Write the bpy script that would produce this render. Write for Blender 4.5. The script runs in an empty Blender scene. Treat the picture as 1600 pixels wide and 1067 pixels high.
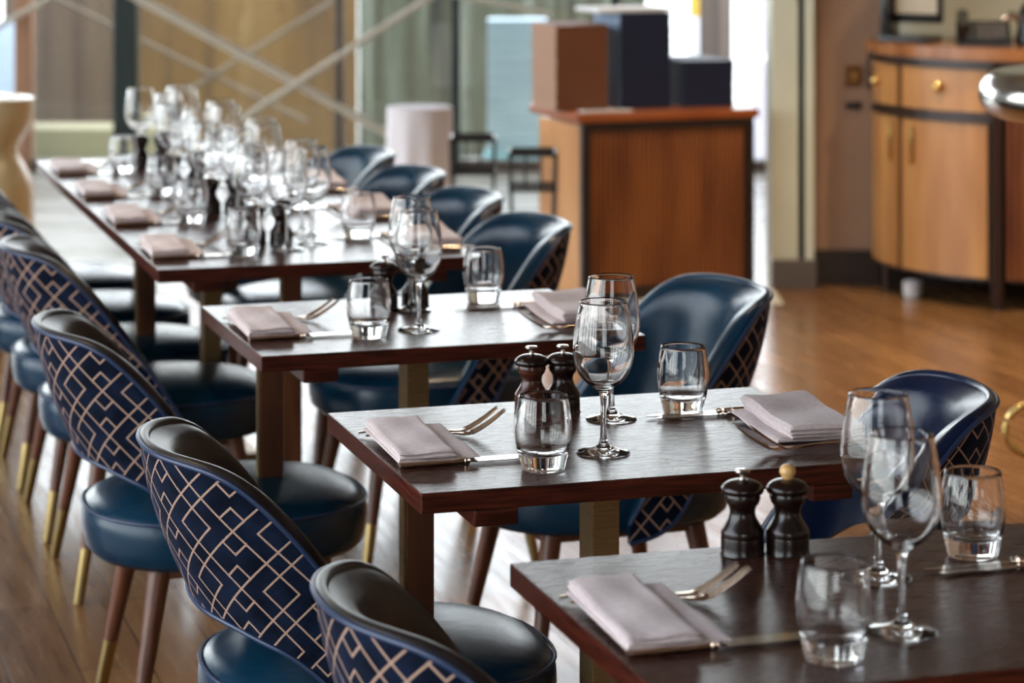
import bpy, bmesh, math, random
from mathutils import Vector, Matrix
random.seed(11)
PI = math.pi
scene = bpy.context.scene
COL = scene.collection

# ------------------------------------------------------------------ camera
CZ = 1.568            # eye height
cam_data = bpy.data.cameras.new('camera')
cam = bpy.data.objects.new('camera', cam_data)
COL.objects.link(cam)
cam.location = (0, 0, CZ)
cam.rotation_euler = (PI/2, 0, 0)
cam_data.sensor_width = 36
cam_data.lens = 4088*36/1600
cam_data.shift_y = -(533.5+191)/1600
cam_data.clip_start = 0.05
cam_data.clip_end = 200
cam_data.dof.use_dof = True
cam_data.dof.focus_distance = 3.72
cam_data.dof.aperture_fstop = 5.0
scene.camera = cam

# ------------------------------------------------------------------ world, light, exposure
world = bpy.data.worlds.new('sky')
scene.world = world
world.use_nodes = True
wn = world.node_tree.nodes; wl = world.node_tree.links
wn.clear()
wo = wn.new('ShaderNodeOutputWorld'); wb = wn.new('ShaderNodeBackground')
tc = wn.new('ShaderNodeTexCoord'); sx = wn.new('ShaderNodeSeparateXYZ'); rp = wn.new('ShaderNodeValToRGB')
wl.new(tc.outputs['Generated'], sx.inputs[0]); wl.new(sx.outputs['Z'], rp.inputs[0])
rp.color_ramp.elements[0].position = 0.0; rp.color_ramp.elements[0].color = (0.85, 0.885, 0.915, 1)
rp.color_ramp.elements[1].position = 0.6; rp.color_ramp.elements[1].color = (0.72, 0.76, 0.93, 1)
wl.new(rp.outputs[0], wb.inputs[0]); wl.new(wb.outputs[0], wo.inputs[0])
wb.inputs[1].default_value = 5.0

scene.view_settings.view_transform = 'Standard'
scene.view_settings.look = 'None'
scene.view_settings.gamma = 1
scene.view_settings.use_curve_mapping = False
scene.view_settings.exposure = 0.95
scene.cycles.use_denoising = True
scene.cycles.max_bounces = 14
scene.cycles.transmission_bounces = 14
scene.cycles.transparent_max_bounces = 24
scene.cycles.diffuse_bounces = 5
scene.cycles.glossy_bounces = 6
scene.cycles.sample_clamp_indirect = 8

# ------------------------------------------------------------------ frame of the table row
TH = 0.2976
AX = Vector((math.cos(TH), math.sin(TH), 0))     # across a table (diner to diner)
BX = Vector((-math.sin(TH), math.cos(TH), 0))    # along the row
TW, TL, TZ = 0.70, 0.551, 0.75

def pix(px, py, z):
    """measured photograph point -> world point at height z (used for survey only)"""
    q = (CZ-z)/(py+191)
    return Vector(((px-800)*q, 4088*q, z))

# ------------------------------------------------------------------ materials
def mat(name, base=(0.5, 0.5, 0.5), rough=0.5, metal=0.0, **kw):
    m = bpy.data.materials.new(name); m.use_nodes = True
    b = m.node_tree.nodes['Principled BSDF']
    b.inputs['Base Color'].default_value = (*base, 1)
    b.inputs['Roughness'].default_value = rough
    b.inputs['Metallic'].default_value = metal
    for k, v in kw.items():
        b.inputs[k.replace('_', ' ')].default_value = v
    return m
def N(m, t): return m.node_tree.nodes.new(t)
def L(m, a, b): m.node_tree.links.new(a, b)
def bsdf(m): return m.node_tree.nodes['Principled BSDF']
def mathn(m, op, a, b=None, clamp=False):
    n = N(m, 'ShaderNodeMath'); n.operation = op; n.use_clamp = clamp
    for i, v in enumerate((a, b)):
        if v is None: continue
        if isinstance(v, (int, float)): n.inputs[i].default_value = v
        else: L(m, v, n.inputs[i])
    return n.outputs[0]
def ramp(m, fac, stops):
    r = N(m, 'ShaderNodeValToRGB'); cr = r.color_ramp
    while len(cr.elements) < len(stops): cr.elements.new(0.5)
    for e, (p, c) in zip(cr.elements, stops):
        e.position = p; e.color = (*c, 1)
    L(m, fac, r.inputs[0]); return r.outputs[0]
def noise_col(m, c1, c2, scale=(1, 1, 1), nscale=5, detail=4, coord='Object', bump=0.0, p=(0.35, 0.65), dist=0.001, rough=None):
    t = N(m, 'ShaderNodeTexCoord'); mp = N(m, 'ShaderNodeMapping'); mp.inputs['Scale'].default_value = scale
    L(m, t.outputs[coord], mp.inputs[0])
    n = N(m, 'ShaderNodeTexNoise'); n.inputs['Scale'].default_value = nscale; n.inputs['Detail'].default_value = detail
    L(m, mp.outputs[0], n.inputs['Vector'])
    L(m, ramp(m, n.outputs[0], [(p[0], c1), (p[1], c2)]), bsdf(m).inputs['Base Color'])
    if bump:
        bp = N(m, 'ShaderNodeBump'); bp.inputs['Strength'].default_value = bump; bp.inputs['Distance'].default_value = dist
        L(m, n.outputs[0], bp.inputs['Height']); L(m, bp.outputs[0], bsdf(m).inputs['Normal'])
    if rough:
        L(m, ramp(m, n.outputs[0], [(0.3, (rough[0],)*3), (0.7, (rough[1],)*3)]), bsdf(m).inputs['Roughness'])
    return m

M = {}
M['table_top'] = noise_col(mat('dark oiled oak', rough=0.3), (0.024, 0.009, 0.006), (0.070, 0.027, 0.018), (5, 95, 6), 9, 8, bump=0.3, dist=0.0004, rough=(0.20, 0.33))
bsdf(M['table_top']).inputs['Specular IOR Level'].default_value = 0.40
M['table_edge'] = noise_col(mat('red brown oak edge', rough=0.32), (0.022, 0.004, 0.002), (0.085, 0.016, 0.008), (3, 3, 50), 4, 5, bump=0.2)
bsdf(M['table_edge']).inputs['Specular IOR Level'].default_value = 0.3
M['post_wood'] = noise_col(mat('brown stained post', rough=0.4), (0.075, 0.024, 0.010), (0.13, 0.045, 0.018), (10, 10, 1.5), 4)
M['brass'] = mat('aged brass', (0.36, 0.26, 0.11), 0.34, 1.0)
M['brass_post'] = noise_col(mat('brushed bronze post', rough=0.42, metal=0.75), (0.24, 0.155, 0.070), (0.32, 0.21, 0.10), (6, 6, 80), 4)
M['bright_brass'] = mat('polished brass', (0.80, 0.55, 0.20), 0.2, 1.0)
def leather(name, c1, c2, rough=0.27):
    m = noise_col(mat(name, rough=rough), c1, c2, (1, 1, 1), 9, 3, p=(0.3, 0.7))
    t = N(m, 'ShaderNodeTexCoord'); v = N(m, 'ShaderNodeTexVoronoi'); v.inputs['Scale'].default_value = 420
    L(m, t.outputs['Object'], v.inputs['Vector'])
    n2 = N(m, 'ShaderNodeTexNoise'); n2.inputs['Scale'].default_value = 14; n2.inputs['Detail'].default_value = 3
    L(m, t.outputs['Object'], n2.inputs['Vector'])
    bsdf(m).inputs['Specular IOR Level'].default_value = 0.38
    h = mathn(m, 'ADD', mathn(m, 'MULTIPLY', v.outputs['Distance'], 0.12), n2.outputs[0])
    bp = N(m, 'ShaderNodeBump'); bp.inputs['Strength'].default_value = 0.25; bp.inputs['Distance'].default_value = 0.004
    L(m, h, bp.inputs['Height']); L(m, bp.outputs[0], bsdf(m).inputs['Normal'])
    return m
M['leather'] = leather('teal blue leather', (0.002, 0.021, 0.046), (0.003, 0.034, 0.070))
M['leather_navy'] = leather('navy leather', (0.0025, 0.008, 0.030), (0.005, 0.014, 0.048))
M['leather_shaded'] = leather('shaded brown black leather', (0.016, 0.013, 0.013), (0.030, 0.023, 0.021), 0.36)  # same leather as the other chairs, shade and brown reflection put into the colour
M['leg'] = noise_col(mat('walnut leg', rough=0.35), (0.075, 0.024, 0.012), (0.16, 0.055, 0.026), (12, 12, 1.2), 4)
M['piping'] = mat('navy piping', (0.012, 0.030, 0.085), 0.4)

def velvet():
    m = mat('navy velvet with beige geometric lines', rough=0.9)
    b = bsdf(m)
    uv = N(m, 'ShaderNodeUVMap'); s = N(m, 'ShaderNodeSeparateXYZ'); L(m, uv.outputs[0], s.inputs[0])
    S, Lg = 0.0178, 0.0262
    V = 2*(S+Lg); H = 2*(V/2+S)
    # a little hand-woven waviness
    nz = N(m, 'ShaderNodeTexNoise'); nz.inputs['Scale'].default_value = 350; L(m, uv.outputs[0], nz.inputs['Vector'])
    def fold(o, P):
        a = mathn(m, 'ADD', o, P/2 + 40*P)
        a = mathn(m, 'MODULO', a, P)
        return mathn(m, 'ABSOLUTE', mathn(m, 'SUBTRACT', a, P/2))
    x = fold(s.outputs[0], H); y = fold(s.outputs[1], V)
    xy = mathn(m, 'ADD', x, y); yx = mathn(m, 'SUBTRACT', y, x)
    d1 = mathn(m, 'ABSOLUTE', mathn(m, 'SUBTRACT', xy, Lg))
    d2 = mathn(m, 'ABSOLUTE', mathn(m, 'SUBTRACT', xy, V/2+S))
    d3 = mathn(m, 'ADD', mathn(m, 'ABSOLUTE', mathn(m, 'SUBTRACT', yx, Lg)), mathn(m, 'MULTIPLY', mathn(m, 'GREATER_THAN', x, S+0.001), 1.0))
    d4 = mathn(m, 'ADD', mathn(m, 'ABSOLUTE', mathn(m, 'SUBTRACT', yx, 2*S-H/2)), mathn(m, 'MULTIPLY', mathn(m, 'LESS_THAN', x, H/2-S-0.001), 1.0))
    d = mathn(m, 'MINIMUM', mathn(m, 'MINIMUM', d1, d2), mathn(m, 'MINIMUM', d3, d4))
    d = mathn(m, 'ADD', d, mathn(m, 'MULTIPLY', mathn(m, 'SUBTRACT', nz.outputs[0], 0.5), 0.0014))
    mask = N(m, 'ShaderNodeMapRange'); mask.inputs['From Min'].default_value = 0.0017; mask.inputs['From Max'].default_value = 0.0027
    mask.inputs['To Min'].default_value = 1; mask.inputs['To Max'].default_value = 0
    L(m, d, mask.inputs['Value'])
    n2 = N(m, 'ShaderNodeTexNoise'); n2.inputs['Scale'].default_value = 22; n2.inputs['Detail'].default_value = 4
    L(m, uv.outputs[0], n2.inputs['Vector'])
    navy = ramp(m, n2.outputs[0], [(0.36, (0.0012, 0.0032, 0.0105)), (0.66, (0.006, 0.012, 0.032))])
    mix = N(m, 'ShaderNodeMix'); mix.data_type = 'RGBA'
    L(m, mask.outputs[0], mix.inputs['Factor']); L(m, navy, mix.inputs['A']); mix.inputs['B'].default_value = (0.42, 0.27, 0.20, 1)
    L(m, mix.outputs['Result'], b.inputs['Base Color'])
    b.inputs['Sheen Weight'].default_value = 0.24; b.inputs['Sheen Roughness'].default_value = 0.3
    b.inputs['Sheen Tint'].default_value = (0.25, 0.33, 0.62, 1)
    b.inputs['Specular IOR Level'].default_value = 0.1
    bp = N(m, 'ShaderNodeBump'); bp.inputs['Strength'].default_value = 0.5; bp.inputs['Distance'].default_value = 0.0015
    L(m, mathn(m, 'SUBTRACT', nz.outputs[0], mask.outputs[0]), bp.inputs['Height']); L(m, bp.outputs[0], b.inputs['Normal'])
    return m
M['velvet'] = velvet()
M['glass'] = mat('clear drinking glass', (1, 1, 1), 0.0, 0.0, Transmission_Weight=1.0, IOR=1.45)
M['steel'] = mat('polished steel', (0.62, 0.56, 0.50), 0.16, 1.0)
M['rosesteel'] = mat('warm polished cutlery steel', (0.78, 0.61, 0.48), 0.20, 1.0)
M['mill'] = noise_col(mat('dark turned walnut', rough=0.24), (0.005, 0.0022, 0.0018), (0.016, 0.006, 0.004), (2, 2, 18), 14, 4)
M['mill_red'] = noise_col(mat('red brown turned walnut', rough=0.24), (0.028, 0.007, 0.004), (0.075, 0.020, 0.011), (2, 2, 18), 14, 4)
M['knobwood'] = mat('pale wood knob', (0.62, 0.36, 0.13), 0.35)
M['napkin'] = noise_col(mat('pale pink linen', rough=0.85), (0.61, 0.505, 0.50), (0.69, 0.58, 0.58), (1, 1, 1), 120, 2, bump=0.15)
bsdf(M['napkin']).inputs['Sheen Weight'].default_value = 0.2

# ------------------------------------------------------------------ mesh helpers
def link_mesh(name, verts, faces, m, parent=None, smooth=True, uvs=None, mats=None, fmat=None):
    me = bpy.data.meshes.new(name)
    me.from_pydata([tuple(v) for v in verts], [], faces)
    if uvs is not None:
        lay = me.uv_layers.new(name='UVMap')
        for lp in me.loops: lay.data[lp.index].uv = uvs[lp.vertex_index]
    for mm in (mats or [m]): me.materials.append(mm)
    if fmat: me.polygons.foreach_set('material_index', fmat)
    if smooth: me.polygons.foreach_set('use_smooth', [True]*len(me.polygons))
    me.update()
    o = bpy.data.objects.new(name, me); COL.objects.link(o)
    if parent is not None: o.parent = parent
    return o
class MB:
    def __init__(s): s.v = []; s.f = []
    def add(s, v, f):
        k = len(s.v); s.v += [Vector(p) for p in v]; s.f += [tuple(i+k for i in q) for q in f]; return s
    def box(s, c, d, bev=0.0, rot=0.0, seg=2):
        bm = bmesh.new(); bmesh.ops.create_cube(bm, size=1)
        bmesh.ops.scale(bm, vec=d, verts=bm.verts)
        if bev: bmesh.ops.bevel(bm, geom=bm.edges[:], offset=bev, segments=seg, profile=0.6, affect='EDGES')
        bmesh.ops.rotate(bm, verts=bm.verts, cent=(0, 0, 0), matrix=Matrix.Rotation(rot, 3, 'Z'))
        bmesh.ops.translate(bm, vec=c, verts=bm.verts)
        bm.verts.index_update()
        s.add([v.co.copy() for v in bm.verts], [tuple(v.index for v in f.verts) for f in bm.faces]); bm.free(); return s
    def lathe(s, prof, n=40, c=(0, 0, 0)):
        vs = []; fs = []; k = len(prof)
        for (r, z) in prof:
            for i in range(n):
                a = 2*PI*i/n; vs.append((c[0]+r*math.cos(a), c[1]+r*math.sin(a), c[2]+z))
        for j in range(k-1):
            for i in range(n):
                i2 = (i+1) % n; fs.append((j*n+i, j*n+i2, (j+1)*n+i2, (j+1)*n+i))
        if prof[0][0] > 1e-5: fs.append(tuple(reversed(range(n))))
        if prof[-1][0] > 1e-5: fs.append(tuple((k-1)*n+i for i in range(n)))
        return s.add(vs, fs)
    def tube(s, pts, rad, n=10, closed=False, flat=1.0):
        pts = [Vector(p) for p in pts]; k = len(pts); vs = []; fs = []
        rr = rad if isinstance(rad, (list, tuple)) else [rad]*k
        up = Vector((0, 0, 1))
        for i, p in enumerate(pts):
            if closed: t = pts[(i+1) % k]-pts[i-1]
            else: t = pts[min(i+1, k-1)]-pts[max(i-1, 0)]
            t.normalize()
            u = up if abs(t.z) < 0.95 else Vector((1, 0, 0))
            x = t.cross(u).normalized(); y = x.cross(t).normalized()
            for j in range(n):
                a = 2*PI*j/n; vs.append(p+x*math.cos(a)*rr[i]+y*math.sin(a)*rr[i]*flat)
        for i in range(k if closed else k-1):
            i2 = (i+1) % k
            for j in range(n):
                j2 = (j+1) % n; fs.append((i*n+j, i*n+j2, i2*n+j2, i2*n+j))
        if not closed:
            fs.append(tuple(reversed(range(n)))); fs.append(tuple((k-1)*n+j for j in range(n)))
        return s.add(vs, fs)
    def prism(s, poly, z0, z1):
        n = len(poly)
        v = [(p[0], p[1], z0) for p in poly]+[(p[0], p[1], z1) for p in poly]
        f = [tuple(reversed(range(n))), tuple(range(n, 2*n))]+[(i, (i+1) % n, n+(i+1) % n, n+i) for i in range(n)]
        return s.add(v, f)
    def build(s, name, m, parent=None, smooth=True, bevel=None):
        o = link_mesh(name, s.v, s.f, m, parent, smooth)
        bm = bmesh.new(); bm.from_mesh(o.data)
        if smooth == 'auto' or smooth:
            bmesh.ops.remove_doubles(bm, verts=bm.verts, dist=1e-6)
            bmesh.ops.recalc_face_normals(bm, faces=bm.faces)
            for e in bm.edges:
                if len(e.link_faces) == 2 and e.calc_face_angle(0) > math.radians(38): e.smooth = False
        else:
            bmesh.ops.recalc_face_normals(bm, faces=bm.faces)
        bm.to_mesh(o.data); bm.free()
        return o
def tag(o, label, cat, group=None, kind=None):
    if label: o['label'] = label
    if cat: o['category'] = cat
    if group: o['group'] = group
    if kind: o['kind'] = kind
    return o
def thing(name, label, cat, loc=(0, 0, 0), rz=0.0, group=None):
    o = bpy.data.objects.new(name, None); o.empty_display_size = 0.1; COL.objects.link(o)
    o.location = loc; o.rotation_euler = (0, 0, rz)
    return tag(o, label, cat, group)
def struct(name, mb, m, smooth=False):
    o = mb.build(name, m, None, smooth); o['kind'] = 'structure'; return o
def dup(root):
    r = root.copy(); COL.objects.link(r)
    for ch in list(root.children):
        c = ch.copy(); COL.objects.link(c); c.parent = r
        for g in list(ch.children):
            d = g.copy(); COL.objects.link(d); d.parent = c
    return r
class Proto:
    """first placement uses the built thing itself, the rest are copies"""
    def __init__(s, o): s.o = o; s.used = False
    def put(s, loc, rz, label, group=None, rot=None, scale=None):
        if s.used: r = dup(s.o)
        else: r = s.o; s.used = True
        r.location = loc; r.rotation_euler = rot or (0, 0, rz)
        if scale: r.scale = scale
        r['label'] = label
        if group: r['group'] = group
        return r

# ------------------------------------------------------------------ room shell
FLZ = 0.0
def floor_mat():
    m = mat('brown timber floor boards', rough=0.3)
    t = N(m, 'ShaderNodeTexCoord'); mp = N(m, 'ShaderNodeMapping'); mp.inputs['Rotation'].default_value = (0, 0, -TH+PI/2)
    L(m, t.outputs['Object'], mp.inputs[0])
    br = N(m, 'ShaderNodeTexBrick'); br.inputs['Scale'].default_value = 1.0
    br.inputs['Brick Width'].default_value = 1.3; br.inputs['Row Height'].default_value = 0.14
    br.inputs['Mortar Size'].default_value = 0.002; br.offset = 0.37
    br.inputs['Color1'].default_value = (0.16, 0.078, 0.030, 1); br.inputs['Color2'].default_value = (0.24, 0.128, 0.052, 1)
    br.inputs['Mortar'].default_value = (0.04, 0.02, 0.01, 1)
    L(m, mp.outputs[0], br.inputs['Vector'])
    m2 = N(m, 'ShaderNodeMapping'); m2.inputs['Scale'].default_value = (1.2, 14, 1); L(m, mp.outputs[0], m2.inputs[0])
    n = N(m, 'ShaderNodeTexNoise'); n.inputs['Scale'].default_value = 2.5; n.inputs['Detail'].default_value = 6; L(m, m2.outputs[0], n.inputs['Vector'])
    mx = N(m, 'ShaderNodeMix'); mx.data_type = 'RGBA'; mx.blend_type = 'MULTIPLY'; mx.inputs['Factor'].default_value = 0.8
    L(m, br.outputs[0], mx.inputs['A']); L(m, ramp(m, n.outputs[0], [(0.3, (0.68, 0.64, 0.60)), (0.7, (1.18, 1.15, 1.12))]), mx.inputs['B'])
    L(m, mx.outputs['Result'], bsdf(m).inputs['Base Color']); bsdf(m).inputs['Specular IOR Level'].default_value = 0.36
    L(m, ramp(m, n.outputs[0], [(0.3, (0.18,)*3), (0.7, (0.30,)*3)]), bsdf(m).inputs['Roughness'])
    bp = N(m, 'ShaderNodeBump'); bp.inputs['Strength'].default_value = 0.1; bp.inputs['Distance'].default_value = 0.001
    L(m, br.outputs[1], bp.inputs['Height']); bp.invert = True; L(m, bp.outputs[0], bsdf(m).inputs['Normal'])
    return m
M['floor'] = floor_mat()
M['ceiling'] = mat('brown painted ceiling', (0.22, 0.17, 0.13), 0.8)
M['taupe'] = noise_col(mat('taupe plaster', rough=0.6), (0.30, 0.19, 0.135), (0.34, 0.215, 0.15), (1, 1, 1), 3)
M['cream'] = noise_col(mat('cream column paint', rough=0.45), (0.54, 0.56, 0.45), (0.60, 0.62, 0.51), (1, 1, 1), 3)
M['skirt'] = mat('near black skirting', (0.018, 0.011, 0.009), 0.4)
M['mullion'] = mat('dark green grey window frame', (0.035, 0.048, 0.045), 0.4, 0.3)
M['bronze_frame'] = mat('grey bronze post', (0.13, 0.105, 0.09), 0.4, 0.4)
M['copper'] = mat('copper brown column', (0.42, 0.22, 0.13), 0.5, 0.2)
M['rod'] = mat('cream painted bracing rod', (0.58, 0.51, 0.42), 0.5)
def pane_mat():
    m = bpy.data.materials.new('window glass'); m.use_nodes = True; nt = m.node_tree; nt.nodes.clear()
    o = nt.nodes.new('ShaderNodeOutputMaterial'); t = nt.nodes.new('ShaderNodeBsdfTransparent'); g = nt.nodes.new('ShaderNodeBsdfGlossy')
    t.inputs[0].default_value = (0.90, 0.915, 0.895, 1); g.inputs['Roughness'].default_value = 0.02
    f = nt.nodes.new('ShaderNodeFresnel'); f.inputs[0].default_value = 1.45; x = nt.nodes.new('ShaderNodeMixShader')
    nt.links.new(f.outputs[0], x.inputs[0]); nt.links.new(t.outputs[0], x.inputs[1]); nt.links.new(g.outputs[0], x.inputs[2]); nt.links.new(x.outputs[0], o.inputs[0])
    return m
M['pane'] = pane_mat()

CEIL = 3.2
FAR = 14.0
def left_x(y): return -1.75-0.307*y        # line of the left window wall
RX = 4.2
FR = -3.5
floor_poly = [(left_x(FR), FR), (RX, FR), (RX, 10.1), (1.75, 10.1), (1.75, FAR), (left_x(FAR), FAR)]
SY = 9.62
struct('floor', MB().prism([(left_x(FR), FR), (RX, FR), (RX, 10.1), (1.0, 10.1), (1.0, SY), (left_x(SY), SY)], -0.12, 0.0), M['floor'])
M['palestone'] = noise_col(mat('pale cream stone floor', rough=0.3), (0.50, 0.48, 0.37), (0.60, 0.58, 0.47), (0.6, 2.2, 1), 1.6, 3, rough=(0.22, 0.38))
struct('floor_stone_edge', MB().prism([(left_x(SY), SY), (1.0, SY), (1.0, 10.1), (1.75, 10.1), (1.75, FAR), (left_x(FAR), FAR)], -0.12, 0.0), M['palestone'])
struct('ceiling', MB().prism(floor_poly, CEIL, CEIL+0.15), M['ceiling'])
M['wallwarm'] = mat('warm brown wall paint', (0.26, 0.17, 0.11), 0.6)
struct('wall_right', MB().box((RX+0.08, (FR+10.1)/2, CEIL/2), (0.16, 10.1-FR+0.3, CEIL)), M['wallwarm'])
for i in range(6):
    w0 = left_x(FR)+0.05+i*0.42
    struct('trim_%d' % (60+i), MB().box((w0, FR-0.05, CEIL/2), (0.20 if i % 2 else 0.12, 0.10, CEIL)), M['mullion'])
    if i < 5: struct('window_%d' % (50+i), MB().box((w0+0.21, FR-0.05, CEIL/2+0.4), (0.26, 0.012, CEIL-0.8)), M['pane'])
struct('wall_front', MB().box(((left_x(FR)+1.5)/2, FR-0.08, 0.4), (1.5-left_x(FR), 0.16, 0.8)), M['wallwarm'])
struct('wall_front_right', MB().box(((1.45+4.3)/2, FR-0.08, CEIL/2), (4.3-1.45, 0.16, CEIL)), M['wallwarm'])
struct('wall_back', MB().box(((1.155+RX)/2, 10.18, CEIL/2), (RX-1.155, 0.16, CEIL)), M['taupe'])
struct('trim_50', MB().box((2.80, 10.09, 1.55), (2.66, 0.03, 1.20), 0.004), M['cream'])
struct('wall_return', MB().box((1.70, 12.13, CEIL/2), (0.12, 3.7, CEIL)), M['taupe'])
struct('trim_1', MB().box(((1.155+1.50)/2, 10.075, 0.067), (0.365, 0.05, 0.134), 0.004), M['skirt'])
struct('baseboard_back', MB().box(((1.512+RX)/2, 10.08, 0.067), (RX-1.512, 0.04, 0.134), 0.004), M['skirt'])
# pale column at the end of the taupe wall, with a dark joint
struct('wall_column', MB().box((1.045, 10.13, CEIL/2), (0.10, 0.24, CEIL), 0.003), M['cream'])
struct('trim_2', MB().box((1.108, 10.15, CEIL/2), (0.026, 0.2, CEIL)), M['mullion'])
struct('trim_3', MB().box((1.138, 10.12, CEIL/2), (0.034, 0.24, CEIL), 0.003), M['cream'])
struct('trim_4', MB().box((1.075, 9.985, 0.055), (0.17, 0.04, 0.11), 0.003), M['bronze_frame'])

# far window wall: panes between posts
posts = [(-6.05, 0.10, 'mullion'), (-4.3, 0.10, 'mullion'), (-2.61, 0.085, 'copper'), (-2.065, 0.125, 'mullion'), (-0.925, 0.042, 'bronze_frame'), (-0.30, 0.05, 'mullion'), (0.55, 0.05, 'mullion'), (1.62, 0.05, 'mullion')]
for i, (x, w, mk) in enumerate(posts):
    struct('trim_%d' % (5+i), MB().box((x, FAR, CEIL/2), (w, 0.12, CEIL), 0.006), M[mk])
struct('trim_20', MB().box(((left_x(FAR)+1.7)/2, FAR, 0.03), (1.7-left_x(FAR), 0.1, 0.06), 0.004), M['bronze_frame'])
for i in range(len(posts)-1):
    x0, x1 = posts[i][0]+posts[i][1]/2, posts[i+1][0]-posts[i+1][1]/2
    struct('window_%d' % (i+1), MB().box(((x0+x1)/2, FAR, CEIL/2+0.03), (x1-x0, 0.012, CEIL-0.06)), M['pane'])
# left window wall with regular mullions, sill wall below
k = 0
ln = Vector((-0.307, 1, 0)).normalized(); lang = math.atan2(ln.y, ln.x)
def lp(d): return Vector((left_x(FR), FR, 0))+ln*d
tot = (Vector((left_x(FAR), FAR, 0))-Vector((left_x(FR), FR, 0))).length
NW = 24
seg = tot/NW
for i in range(NW+1):
    p = lp(seg*i); struct('trim_%d' % (21+i), MB().box((p.x, p.y, CEIL/2), (0.11, 0.12, CEIL), 0.004, lang), M['mullion'])
for i in range(NW):
    p = lp(seg*(i+.5)); struct('window_%d' % (11+i), MB().box((p.x, p.y, CEIL/2+0.1), (seg-0.11, 0.012, CEIL-0.2), 0, lang), M['pane'])
p = lp(tot/2); struct('wall_left', MB().box((p.x, p.y, 0.1), (tot, 0.14, 0.2), 0.004, lang), M['bronze_frame'])

# ------------------------------------------------------------------ outside the far window
M['paving'] = noise_col(mat('pale terrace paving', rough=0.6), (0.42, 0.42, 0.36), (0.52, 0.52, 0.46), (1, 1, 1), 2)
struct('ground', MB().box((-2, 24, -0.25), (60, 62, 0.1)), M['paving'])
def streaks(name, stops, sc=(3, 0.1, 0.15), ns=3, rough=0.55):
    m = mat(name, rough=rough)
    t = N(m, 'ShaderNodeTexCoord'); mp = N(m, 'ShaderNodeMapping'); mp.inputs['Scale'].default_value = sc
    L(m, t.outputs['Object'], mp.inputs[0]); n = N(m, 'ShaderNodeTexNoise'); n.inputs['Scale'].default_value = ns; n.inputs['Detail'].default_value = 5
    L(m, mp.outputs[0], n.inputs['Vector']); L(m, ramp(m, n.outputs[0], stops), bsdf(m).inputs['Base Color'])
    return m
M['gold_panel'] = streaks('bronze gold cladding', [(0.3, (0.08, 0.045, 0.020)), (0.5, (0.15, 0.082, 0.022)), (0.7, (0.20, 0.115, 0.035))])
M['brown_panel'] = streaks('brown cladding', [(0.3, (0.065, 0.040, 0.024)), (0.7, (0.13, 0.088, 0.052))])
M['green_panel'] = streaks('green glazed cladding', [(0.3, (0.018, 0.020, 0.014)), (0.46, (0.075, 0.072, 0.040)), (0.56, (0.09, 0.10, 0.065)), (0.72, (0.20, 0.21, 0.16))], (7, 0.1, 0.25), 2.0, 0.5)
def wallthing(name, label, cat, x0, x1, y, z0, z1, m, dep=0.1):
    o = MB().box(((x0+x1)/2, y, (z0+z1)/2), (x1-x0, dep, z1-z0), 0.01).build(name, m); return tag(o, label, cat)
wallthing('terrace_screen', 'brown clad terrace screen outside the window, left of the dark green post', 'screen', -3.22, -2.50, 16.6, -0.2, 1.25, M['brown_panel'])
wallthing('terrace_screen', 'golden bronze terrace screen outside the window behind the crossed rods', 'screen', -2.49, -0.98, 16.6, -0.2, 1.25, M['gold_panel'])
wallthing('terrace_screen', 'streaky green terrace screen outside between glassware and reception stand', 'screen', -0.97, 0.85, 16.6, -0.2, 1.25, M['green_panel'])
M['stone'] = mat('olive stone', (0.30, 0.27, 0.15), 0.6)
wallthing('terrace_bench', 'long low olive stone bench outside at the foot of the brown screen', 'bench', -2.93, -2.0, 15.5, -0.2, 0.10, M['stone'], 0.4)
M['bluegrey'] = mat('blue grey cushion', (0.30, 0.38, 0.46), 0.8)
wallthing('outdoor_sofa', 'blue grey outdoor sofa at the far left edge beyond the copper column', 'sofa', -4.6, -2.95, 15.3, -0.2, 0.72, M['bluegrey'], 0.8)

# bracing rods on the inside of the far window, plus two rods for their reflections
M['rod_reflected'] = mat('dim reflected rod', (0.22, 0.17, 0.11), 0.5)  # dim colour for rods that imitate reflections of the bracing in the glass
def rod(p0, p1, r, label, y0=13.88):
    s = 4088/y0
    a = Vector(((p0[0]-800)/s, y0, CZ-(p0[1]+191)/s)); b = Vector(((p1[0]-800)/s, y0, CZ-(p1[1]+191)/s))
    d = (b-a).normalized()
    # carry the rod on up to the ceiling
    t = (CEIL-a.z)/d.z if d.z > 0 else 0
    e = a+d*min(t, 4.0)
    o = MB().tube([a, e], r, 14).build('bracing_rod', M['rod' if y0 < 14 else 'rod_reflected']); return tag(o, label, 'rod', None)
rod((612, 212), (210, -5), 0.021, 'thick cream bracing rod sloping down to the right from top left window')
rod((372, 190), (665, 0), 0.018, 'cream bracing rod rising to the right, crossing the thick rod near the brown post', 13.82)
rod((-30, 58), (70, 0), 0.016, 'short cream bracing rod end in the top left corner')
rod((860, 22), (720, -6), 0.013, 'nearly level cream rod end beside the brown menu stack')
rod((300, 138), (520, 2), 0.012, 'faint rod built as a window reflection, rising right behind the wine glasses', 14.4)
rod((480, 190), (215, 60), 0.010, 'faint thin rod built as a window reflection, sloping down behind the golden panel', 14.4)

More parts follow.
